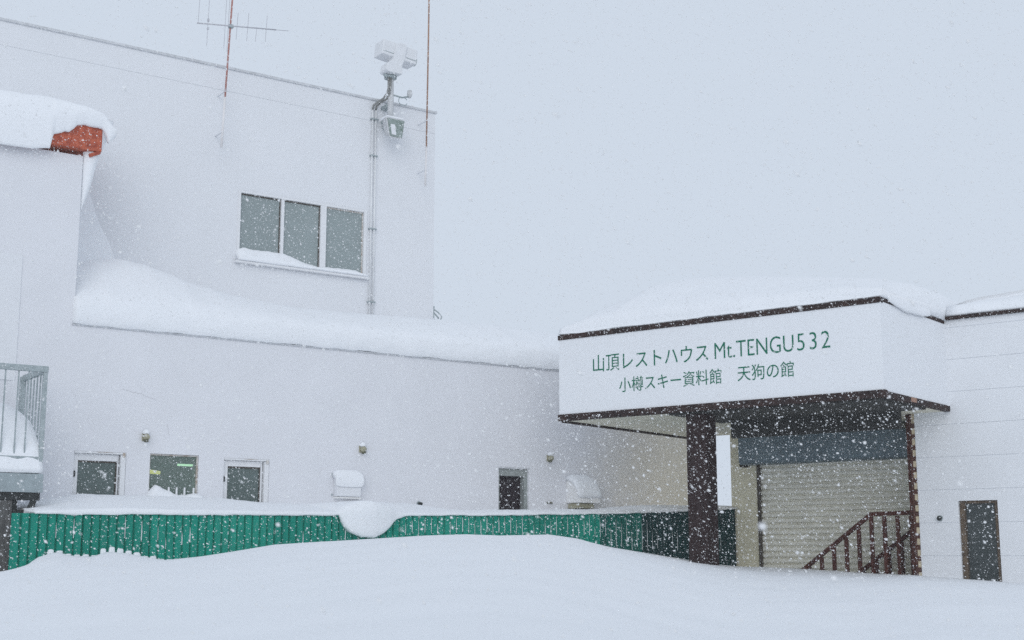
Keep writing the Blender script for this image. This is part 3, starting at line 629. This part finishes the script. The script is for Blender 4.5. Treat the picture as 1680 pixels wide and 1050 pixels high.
part('boom_tip', MB().tube([(-9.75, 1.53, boomz(-9.75)), (-9.5, 1.53, boomz(-9.5) + 0.0)], 0.006, 8), 'antenna', t, smooth=True)
for x, u, d in ((-11.27, 0.85, 0.0), (-11.09, 0.85, 0.42), (-10.76, 0.80, 0.45), (-10.70, 0.80, 0.50), (-10.53, 0.26, 0.25), (-10.32, 0.28, 0.26), (-10.15, 0.02, 0.26), (-9.95, 0.26, 0.25)):
    z = boomz(x)
    part('rod', MB().tube([(x - 0.012, 1.53, z - d - 0.005), (x + 0.012, 1.53, z + u + 0.005)], 0.0055, 6), 'antenna', t)
for u, v in ((0.05, 0.10), (-0.10, -0.07)): part('insulator', MB().box(-11.105, -11.075, 1.51, 1.55, boomz(-11.09) + u, boomz(-11.09) + v), 'antenna', t)
part('boom_clamp', MB().box(-10.68, -10.60, 1.52, 1.60, boomz(-10.64) - 0.03, boomz(-10.64) + 0.03), 'steel', t)
t = thing('cable_bracket', 'small grey bent bracket at the foot of the upper wall corner', 'bracket', LODGE, (-5.95, UY, 6.25))
part('plate', MB().box(UX + 0.001, UX + 0.03, UY + 0.0, UY + 0.14, 6.38, 6.62), 'steel', t)
part('loop', MB().tube([(UX + 0.03, UY + 0.02, 6.56), (UX + 0.12, UY, 6.50), (UX + 0.20, UY, 6.42), (UX + 0.17, UY, 6.35), (UX + 0.08, UY, 6.33), (UX + 0.03, UY + 0.02, 6.36)], 0.014, 8).tube([(UX + 0.03, UY, 6.48), (UX + 0.13, UY, 6.38)], 0.016, 8), 'steel', t, smooth=True)

# ------------------------------------------------------------------ balcony at the left end
BY, BX = -1.40, -14.45
t = thing('balcony', 'grey steel balcony with thin balusters and a snow-filled deck at the left end', 'balcony', LODGE, (-15.6, -0.7, 0))
part('handrail', MB().box(-18.5, BX + 0.04, BY - 0.035, BY + 0.035, 4.27, 4.355).box(BX - 0.02, BX + 0.04, BY + 0.036, -0.30, 4.26, 4.345), 'steel', t, bevel=0.006)
part('corner_post', MB().box(BX - 0.025, BX + 0.035, BY - 0.03, BY + 0.03, 2.86, 4.269), 'steel', t, bevel=0.005)
part('wall_post', MB().box(BX - 0.05, BX + 0.03, -0.36, -0.28, 2.86, 4.32), 'steel', t, bevel=0.005)
for x in (-16.05, -15.88, -15.71, -15.53, -15.36, -15.17, -14.99, -14.81, -14.67):
    part('baluster', MB().box(x - 0.009, x + 0.009, BY - 0.009, BY + 0.009, 3.08, 4.269), 'steel', t)
for y in (-1.18, -1.02, -0.86, -0.70, -0.54):
    part('baluster', MB().box(BX - 0.005, BX + 0.015, y - 0.01, y + 0.01, 3.08, 4.259), 'steel', t)
part('bottom_rail', MB().box(-18.5, BX - 0.03, BY - 0.025, BY + 0.025, 3.02, 3.075), 'steel', t, bevel=0.004)
part('edge_beam', MB().box(-18.5, BX + 0.05, BY - 0.05, BY + 0.05, 2.575, 2.835), 'steel_beam', t, bevel=0.006)
part('edge_beam', MB().box(BX - 0.05, BX + 0.045, BY + 0.051, -0.002, 2.58, 2.83), 'steel_beam', t, bevel=0.006)
part('deck', MB().box(-18.5, BX - 0.051, BY + 0.051, -0.002, 2.70, 2.84), 'steel_dark', t)
part('under_beam', MB().box(-18.5, BX + 0.02, BY - 0.03, BY + 0.09, 2.47, 2.574), 'steel_dark', t)
part('column', MB().box(-15.08, -14.79, BY - 0.02, BY + 0.2, 0, 2.469), 'column', t, bevel=0.02)
part('column', MB().box(-14.785, -14.715, BY + 0.02, BY + 0.14, 0, 2.469), 'steel_dark', t, bevel=0.01)
part('brace', MB().bar((-14.50, BY + 0.02, 2.47), (-14.62, BY + 0.04, 2.10), 0.085, 0.08), 'steel_dark', t)
part('brace', MB().bar((-14.72, BY + 0.06, 2.30), (-14.40, BY + 0.06, 2.36), 0.05, 0.05), 'steel_dark', t)
def balc(x):
    h = lin([(-18.5, 3.9), (-15.4, 3.92), (-15.04, 3.88), (-14.8, 3.82), (-14.6, 3.72), (-14.45, 3.58), (-14.40, 3.40)], x)
    return [(-0.02, 2.845)] + smooth_prof([(BY - 0.05, 2.845), (BY - 0.075, 2.90), (BY - 0.05, 2.98), (BY + 0.02, 3.20), (BY + 0.16, h - 0.22), (BY + 0.5, h), (-0.5, h + 0.05), (-0.02, h + 0.08)], 4)
single('deck_snow', snow_loft(list(np.linspace(-18.5, -14.42, 60)), balc, 0.014), 'snow', LODGE, (-16, -0.7, 2.845), 'snow heaped on the balcony deck behind the thin balusters', 'snow', kind='stuff', smooth=True)

# ------------------------------------------------------------------ annex and its entrance canopy
CB, CT, CL = 4.04, 5.545, -5.95
annex = thing('annex_building', 'low white sided annex with roller shutter entrance and a brown framed door', 'building', ANNEX, (2, 3, 0))
# lap siding
sd_ = MB(); zs = [0.1 + 0.53 * i for i in range(11)]
D2 = (0.06, 0.69, 0.5, 2.585)
def siding(x0, x1, za, zb):
    prof = []; z = 0.12
    edges = [z + 0.53 * i for i in range(-1, 12)]
    ys = [(za, 2.66)]
    for e in edges:
        if za + 0.01 < e < zb - 0.01: ys += [(e - 0.005, 2.66), (e - 0.003, 2.668), (e + 0.003, 2.668), (e + 0.005, 2.657)]
    ys.append((zb, 2.66))
    for (z0, y0), (z1, y1) in zip(ys, ys[1:]): sd_.quad((x0, y0, z0), (x1, y0, z0), (x1, y1, z1), (x0, y1, z1))
siding(-0.60, D2[0], 0, CT); siding(D2[0], D2[1], D2[3], CT); siding(D2[1], 14, 0, CT)
sd_.quad((D2[0], 2.66, 0.5), (D2[0], 2.66, D2[3]), (D2[0], 2.86, D2[3]), (D2[0], 2.86, 0.5)); sd_.quad((D2[1], 2.66, 0.5), (D2[1], 2.66, D2[3]), (D2[1], 2.86, D2[3]), (D2[1], 2.86, 0.5)); sd_.quad((D2[0], 2.66, D2[3]), (D2[1], 2.66, D2[3]), (D2[1], 2.86, D2[3]), (D2[0], 2.86, D2[3]))
sd_.quad((14, 2.66, 0), (14, 14, 0), (14, 14, CT), (14, 2.66, CT)); sd_.quad((0.05, 2.7, CT), (14, 2.7, CT), (14, 14, CT), (0.05, 14, CT))
part('siding_wall', sd_, 'siding', annex)
part('roof_trim', MB().box(0.03, 14, 2.60, 2.72, CT + 0.003, CT + 0.052), 'brown_trim', annex, bevel=0.004)
part('recess_wall', MB().box(-4.80, -4.24, 4.0, 4.25, 0, CB - 0.003).box(-4.24, -0.50, 4.10, 4.25, 0, CB - 0.003).box(-4.80, -4.55, 4.251, 9, 0, CB - 0.003), 'cream', annex, bevel=0.01)
part('return_wall', MB().box(-0.735, -0.601, 2.83, 4.099, 0, CB - 0.003), 'cream', annex)
ot = []; z = 0.0; k = 0                              # toothed brick outline in front of cream blocks
while z < CB - 0.1:
    ot += [(-0.601, z), (-0.601, z + 0.075), (-0.662, z + 0.078), (-0.662, z + 0.178)]; z += 0.181
ot += [(-0.662, CB - 0.004), (-0.70, CB - 0.004), (-0.70, 0)]
qb = MB(); n = len(ot); qb.v = [(x, y, z) for y in (2.664, 2.829) for x, z in ot]
qb.f = [(i, (i + 1) % n, (i + 1) % n + n, i + n) for i in range(n)] + [tuple(range(n)), tuple(range(n, 2 * n))[::-1]]
part('brick_edge', qb, 'brick_brown', annex)
part('block_edge', MB().box(-0.660, -0.602, 2.670, 2.820, 0, CB - 0.006), 'brick_cream', annex)
part('corner_post', MB().box(-0.768, -0.702, 2.70, 2.829, 0, CB - 0.004), 'rail_brown', annex, bevel=0.006)
# brown framed door
a, b, c, e = D2
dr = part('door', MB().box(a + 0.003, a + 0.085, 2.70, 2.80, c, e - 0.003).box(b - 0.06, b - 0.003, 2.70, 2.80, c, e - 0.003).box(a + 0.085, b - 0.06, 2.70, 2.80, e - 0.045, e - 0.003), 'door_frame_brown', annex, bevel=0.006, label='narrow brown framed door with dark glass')
part('pane', MB().box(a + 0.085, b - 0.06, 2.745, 2.755, c, e - 0.045), 'door_glass', dr)
for g in (a + 0.086, b - 0.075): part('gasket', MB().box(g, g + 0.014, 2.73, 2.744, c, e - 0.046), 'guide', dr)
# roller shutter
SX0, SX1, SY = -4.22, -0.78, 4.0
sp = []; z = 0.0
while z < 3.45:
    sp += [(SY + 0.085, z), (SY + 0.050, z + 0.004), (SY + 0.026, z + 0.022), (SY + 0.020, z + 0.050), (SY + 0.030, z + 0.076), (SY + 0.085, z + 0.088)]; z += 0.105
sh = MB()
for (y0, z0), (y1, z1) in zip(sp, sp[1:]): sh.quad((SX0 + 0.03, y0, z0), (SX1, y0, z0), (SX1, y1, z1), (SX0 + 0.03, y1, z1))
shut = part('roller_shutter', sh, 'shutter', annex, label='beige ribbed roller shutter, closed')
part('guide_rail', MB().box(SX0 - 0.015, SX0 + 0.045, SY - 0.03, SY + 0.02, 0, 3.42), 'guide', shut, bevel=0.006)
bx = [(SY + 0.095, 3.90), (SY - 0.38, 3.90)] + [(SY - 0.38 + 0.10 - 0.10 * math.cos(q), 3.50 - 0.10 * math.sin(q)) for q in np.linspace(0, math.pi / 2, 7)] + [(SY + 0.02, 3.40), (SY + 0.095, 3.40)]
part('shutter_box', MB().prism(bx, -4.42, -0.79), 'blue_box', shut, bevel=0.008, label='blue-grey rounded shutter box')
part('box_bracket', MB().box(-4.45, -4.425, SY - 0.30, SY - 0.002, 3.36, 3.60), 'guide', shut, bevel=0.01)
# canopy
can = thing('entrance_canopy', 'flat white entrance canopy with brown edges and green sign lettering', 'canopy', ANNEX, (-3, 1.5, 0))
CD = 4.35
part('fascia', MB().box(CL, 0, 0, 0.06, CB + 0.105, CT - 0.085), 'panel', can)
part('side_panel', MB().box(-0.06, -0.002, 0.061, CD, CB + 0.09, CT - 0.06), 'panel', can)
part('side_panel', MB().box(CL + 0.002, CL + 0.06, 0.061, CD, CB + 0.09, CT - 0.06), 'panel', can)
part('top_trim', MB().box(CL - 0.015, 0.015, -0.018, 0.08, CT - 0.084, CT), 'brown_trim', can, bevel=0.004)
part('top_trim', MB().box(-0.07, 0.012, 0.081, 2.62, CT - 0.056, CT - 0.006), 'brown_trim', can, bevel=0.004)
part('top_trim', MB().box(CL - 0.012, CL + 0.07, 0.081, CD, CT - 0.056, CT - 0.006), 'brown_trim', can, bevel=0.004)
part('bottom_trim', MB().box(CL - 0.02, 0.02, -0.022, 0.09, CB - 0.01, CB + 0.104), 'brown_trim', can, bevel=0.004)
part('bottom_trim', MB().box(-0.08, 0.017, 0.091, 2.655, CB - 0.006, CB + 0.086), 'brown_trim', can, bevel=0.004, label='snow-speckled rusty trim')
part('bottom_trim', MB().box(CL - 0.017, CL + 0.08, 0.091, CD, CB - 0.03, CB + 0.086), 'brown_trim', can, bevel=0.004)
part('rust_patch', MB().box(0.0172, 0.0202, 1.00, 1.22, CB + 0.01, CB + 0.08), 'rust_orange', can)
part('soffit', MB().box(CL + 0.081, -0.081, 0.091, CD, CB + 0.001, CB + 0.04), 'soffit', can)
part('roof_deck', MB().box(CL + 0.075, -0.075, 0.085, CD, CT - 0.09, CT - 0.01), 'stain', can)
part('header_board', MB().box(-3.62, -0.56, 1.90, 2.02, 3.74, CB), 'dark_header', can, bevel=0.006)
part('ceiling_recess', MB().box(-3.80, -0.10, 0.10, 1.898, CB - 0.03, CB), 'dark_header', can)
part('pillar', MB().box(-3.52, -3.16, 0.20, 0.56, 0, CB - 0.011), 'brown', can, bevel=0.012)
# lettering
def lettering(text, x0, x1, z0, z1, thin=-0.002, nm='lettering', space=1.0):
    cu = bpy.data.curves.new('text', 'FONT'); cu.body = text; cu.resolution_u = 4; cu.offset = thin; cu.space_character = space
    o = bpy.data.objects.new('text', cu); C.objects.link(o)
    bpy.context.view_layer.update()
    me = bpy.data.meshes.new_from_object(o.evaluated_get(bpy.context.evaluated_depsgraph_get()))
    bpy.data.objects.remove(o); bpy.data.curves.remove(cu)
    n = len(me.vertices); co = np.zeros(n * 3); me.vertices.foreach_get('co', co); co = co.reshape(-1, 3)
    mn, mxx = co[:, :2].min(0), co[:, :2].max(0)
    ps = [list(p.vertices) for p in me.polygons]
    X = x0 + (co[:, 0] - mn[0]) / (mxx[0] - mn[0]) * (x1 - x0); Z = z0 + (co[:, 1] - mn[1]) / (mxx[1] - mn[1]) * (z1 - z0)
    bpy.data.meshes.remove(me)
    m = MB(); m.v = [(float(x), -0.003, float(z)) for x, z in zip(X, Z)]; m.f = [tuple(p) for p in ps]
    ob = part(nm, m, 'sign_green', can)
    s = ob.modifiers.new('solid', 'SOLIDIFY'); s.thickness = 0.004; s.offset = 0
    return ob
lettering('山頂レストハウス', -5.225, -2.955, 4.83, 5.125)
lettering('Mt.TENGU', -2.835, -1.435, 4.85, 5.115, -0.008)
lettering('532', -1.375, -0.825, 4.85, 5.12, -0.009, space=1.22)
lettering('小樽スキー資料館', -4.69, -2.72, 4.445, 4.695)
lettering('天狗の館', -2.43, -1.445, 4.455, 4.705)
# snow on canopy and annex roof
def cansnow(x):
    rise = lin([(-5.97, 0.20), (-5.90, 0.45), (-5.5, 0.95), (-4.8, 1.22), (-4.0, 1.20), (-3.0, 1.08), (-1.8, 0.90), (-0.8, 0.74), (-0.2, 0.55), (0.0, 0.36), (0.04, 0.15)], x)
    edge = 0.05 + 0.012 * nz(x, 0, 4, 1)
    return [(4.30, CT + 0.003)] + smooth_prof([(0.03, CT + 0.003), (0.0, CT + 0.02), (0.02, CT + edge), (0.12, CT + 0.12 + 0.15 * rise), (0.7, CT + 0.55 * rise), (1.7, CT + 0.9 * rise), (2.8, CT + rise), (3.6, CT + 0.97 * rise), (4.30, CT + 0.88 * rise)], 4)
single('roof_snow', snow_loft(list(np.linspace(-5.96, 0.03, 90)), cansnow, 0.016), 'snow', ANNEX, (-3, 2, CT), 'deep rounded snow load on top of the entrance canopy', 'snow', kind='stuff', smooth=True)
ov = []
for y in np.linspace(0.25, 1.95, 34):                   # snow slumping over the canopy's side edge
    a = max(0.0, math.sin((y - 0.25) / 1.7 * math.pi)) ** 0.6; d = 0.012 + 0.085 * a * (1 + 0.3 * nz(y, 0, 4, 6))
    ov.append([(-0.10, y, CT + 0.002), (0.012, y, CT + 0.0), (0.020, y, CT - d), (0.034, y, CT - d - 0.005), (0.05, y, CT - d * 0.5), (0.045, y, CT + 0.06), (0.0, y, CT + 0.12), (-0.10, y, CT + 0.14)])
single('hanging_snow', MB().loft(ov), 'snow', ANNEX, (0, 1, CT), 'snow slumping over the brown edge at the near end of the canopy', 'snow', kind='stuff', smooth=True)
def annsnow(x):
    h = lin([(0.04, 0.30), (0.4, 0.40), (1.2, 0.46), (3, 0.5), (14, 0.5)], x)
    b = CT + 0.054
    return [(12, b)] + smooth_prof([(2.66, b), (2.62, b + 0.02), (2.63, b + 0.08), (2.74, b + 0.20), (3.1, b + 0.7 * h), (4.0, b + h), (12, b + h)], 4)
single('roof_snow', snow_loft(list(np.linspace(0.045, 14, 70)), annsnow, 0.014), 'snow', ANNEX, (5, 6, CT), 'even snow cover on the sided annex roof at the right edge', 'snow', kind='stuff', smooth=True)

# wall knob
t = thing('outlet_cover', 'small round dark outlet cover on the white siding left of the brown door', 'outlet', ANNEX, (-0.25, 2.66, 2.31))
part('base', MB().tube([(-0.25, 2.657, 2.31), (-0.25, 2.64, 2.31)], 0.05, 14), 'steel', t)
part('cap', MB().tube([(-0.25, 2.64, 2.31), (-0.25, 2.60, 2.31), (-0.25, 2.585, 2.31)], [0.036, 0.036, 0.02], 14), 'steel_dark', t, smooth=True)

# stair railings in front of the shutter
def railing(y, dx, dz, label):
    t = thing('stair_railing', label, 'railing', ANNEX, (-2 + dx, y, 0), 'brown stair railings before the shutter')
    P0, P1, P2 = (-3.30 + dx, y, 1.27 + dz), (-1.70 + dx, y, 2.43 + dz), (-0.80, y, 2.45 + dz)
    part('handrail', MB().bar(P0, P1, 0.06, 0.07).bar((P1[0] - 0.02, y, P1[2]), P2, 0.062, 0.072), 'rail_brown', t, bevel=0.008)
    x = -1.70 + dx + 0.0
    xs = [x + 0.235 * i for i in range(-6, 5)]
    for q in xs:
        if q > -0.85: continue
        zt = P1[2] - 0.036 if q >= P1[0] - 0.01 else P0[2] + (q - P0[0]) * (P1[2] - P0[2]) / (P1[0] - P0[0]) - 0.042
        part('baluster', MB().box(q - 0.034, q + 0.034, y - 0.02, y + 0.02, 0.2, zt), 'rail_brown', t, bevel=0.004)
railing(3.10, 0.08, -0.02, 'front brown stair handrail with balusters rising out of the snow to the right')
railing(3.62, 0.86, -0.10, 'rear brown stair handrail half hidden behind the front balusters')

# ------------------------------------------------------------------ falling snow
def snowfall(n_target):
    pts = []
    tot = 0
    while tot < n_target:
        m = 60000
        p = np.stack([rng.uniform(-15, 15, m), rng.uniform(2.2, 25, m), rng.uniform(0.6, 14, m)], 1)
        r = np.linalg.norm(p - [0, 0, 1.7], axis=1)
        u = p[:, 0] / p[:, 1]; v = (p[:, 2] - 1.7) / p[:, 1]
        keep = (np.abs(u) < 0.50) & (v < 0.52) & (v > -0.12)
        keep &= rng.random(m) < np.clip((r - 2.6) / 7.0, 0.05, 1.0)
        p = p[keep]; pts.append(p); tot += len(p)
    p = np.concatenate(pts)[:n_target]; n = len(p)
    base = np.array([(1, 0, 0), (-1, 0, 0), (0, 1, 0), (0, -1, 0), (0, 0, 1), (0, 0, -1)], float)
    faces = np.array([(0, 2, 4), (2, 1, 4), (1, 3, 4), (3, 0, 4), (2, 0, 5), (1, 2, 5), (3, 1, 5), (0, 3, 5)])
    rad = np.clip(rng.lognormal(math.log(0.0044), 0.40, n), 0.0020, 0.012)
    sc = np.stack([rad * rng.uniform(1.0, 1.7, n), rad * rng.uniform(0.6, 1.0, n), rad * rng.uniform(0.55, 0.95, n)], 1)
    # long axis follows the wind: down and to the right, with scatter
    d = np.stack([np.full(n, 0.8), rng.normal(0, 0.5, n), np.full(n, -0.55)], 1) + rng.normal(0, 0.35, (n, 3))
    d /= np.linalg.norm(d, axis=1)[:, None]
    e = np.cross(d, rng.normal(0, 1, (n, 3))); e /= np.linalg.norm(e, axis=1)[:, None]; g = np.cross(d, e)
    jit = 1 + rng.uniform(-0.3, 0.3, (n, 6, 1))
    L = base[None] * sc[:, None, :] * jit
    V = p[:, None, :] + L[:, :, 0:1] * d[:, None] + L[:, :, 1:2] * e[:, None] + L[:, :, 2:3] * g[:, None]
    F = faces[None] + 6 * np.arange(n)[:, None, None]
    me = bpy.data.meshes.new('falling_snow')
    me.vertices.add(n * 6); me.vertices.foreach_set('co', V.reshape(-1))
    F = F.reshape(-1, 3); nf = len(F)
    me.loops.add(nf * 3); me.loops.foreach_set('vertex_index', F.reshape(-1).astype(np.int32))
    me.polygons.add(nf); me.polygons.foreach_set('loop_start', (np.arange(nf) * 3).astype(np.int32))
    me.polygons.foreach_set('use_smooth', np.ones(nf, bool))
    me.update(); me.validate()
    m = bpy.data.materials.new('snowflake'); m.use_nodes = True
    t = m.node_tree; t.nodes.clear()
    o = t.nodes.new('ShaderNodeOutputMaterial'); a = t.nodes.new('ShaderNodeBsdfDiffuse'); b = t.nodes.new('ShaderNodeBsdfTranslucent'); mxx = t.nodes.new('ShaderNodeMixShader')
    a.inputs[0].default_value = (0.99, 0.99, 0.99, 1); b.inputs[0].default_value = (0.99, 0.99, 0.99, 1); mxx.inputs[0].default_value = 0.45
    t.links.new(a.outputs[0], mxx.inputs[1]); t.links.new(b.outputs[0], mxx.inputs[2]); t.links.new(mxx.outputs[0], o.inputs[0])
    me.materials.append(m)
    ob = bpy.data.objects.new('falling_snow', me); C.objects.link(ob)
    ob['label'] = 'countless white snowflakes blowing through the air'; ob['category'] = 'snowfall'; ob['kind'] = 'stuff'
snowfall(185000)

# ------------------------------------------------------------------ haze of the snowfall
hz = bpy.data.materials.new('haze'); hz.use_nodes = True
t = hz.node_tree; t.nodes.clear()
o = t.nodes.new('ShaderNodeOutputMaterial'); v = t.nodes.new('ShaderNodeVolumePrincipled')
v.inputs['Color'].default_value = (0.99, 0.995, 1.0, 1); v.inputs['Density'].default_value = 0.0012; v.inputs['Anisotropy'].default_value = 0.2
t.links.new(v.outputs[0], o.inputs['Volume'])
single('haze', MB().box(-60, 60, -60, 60, -1.2, 16), hz, WORLD, (0, 0, 0), 'thin white haze of the snowfall', 'haze', kind='stuff')
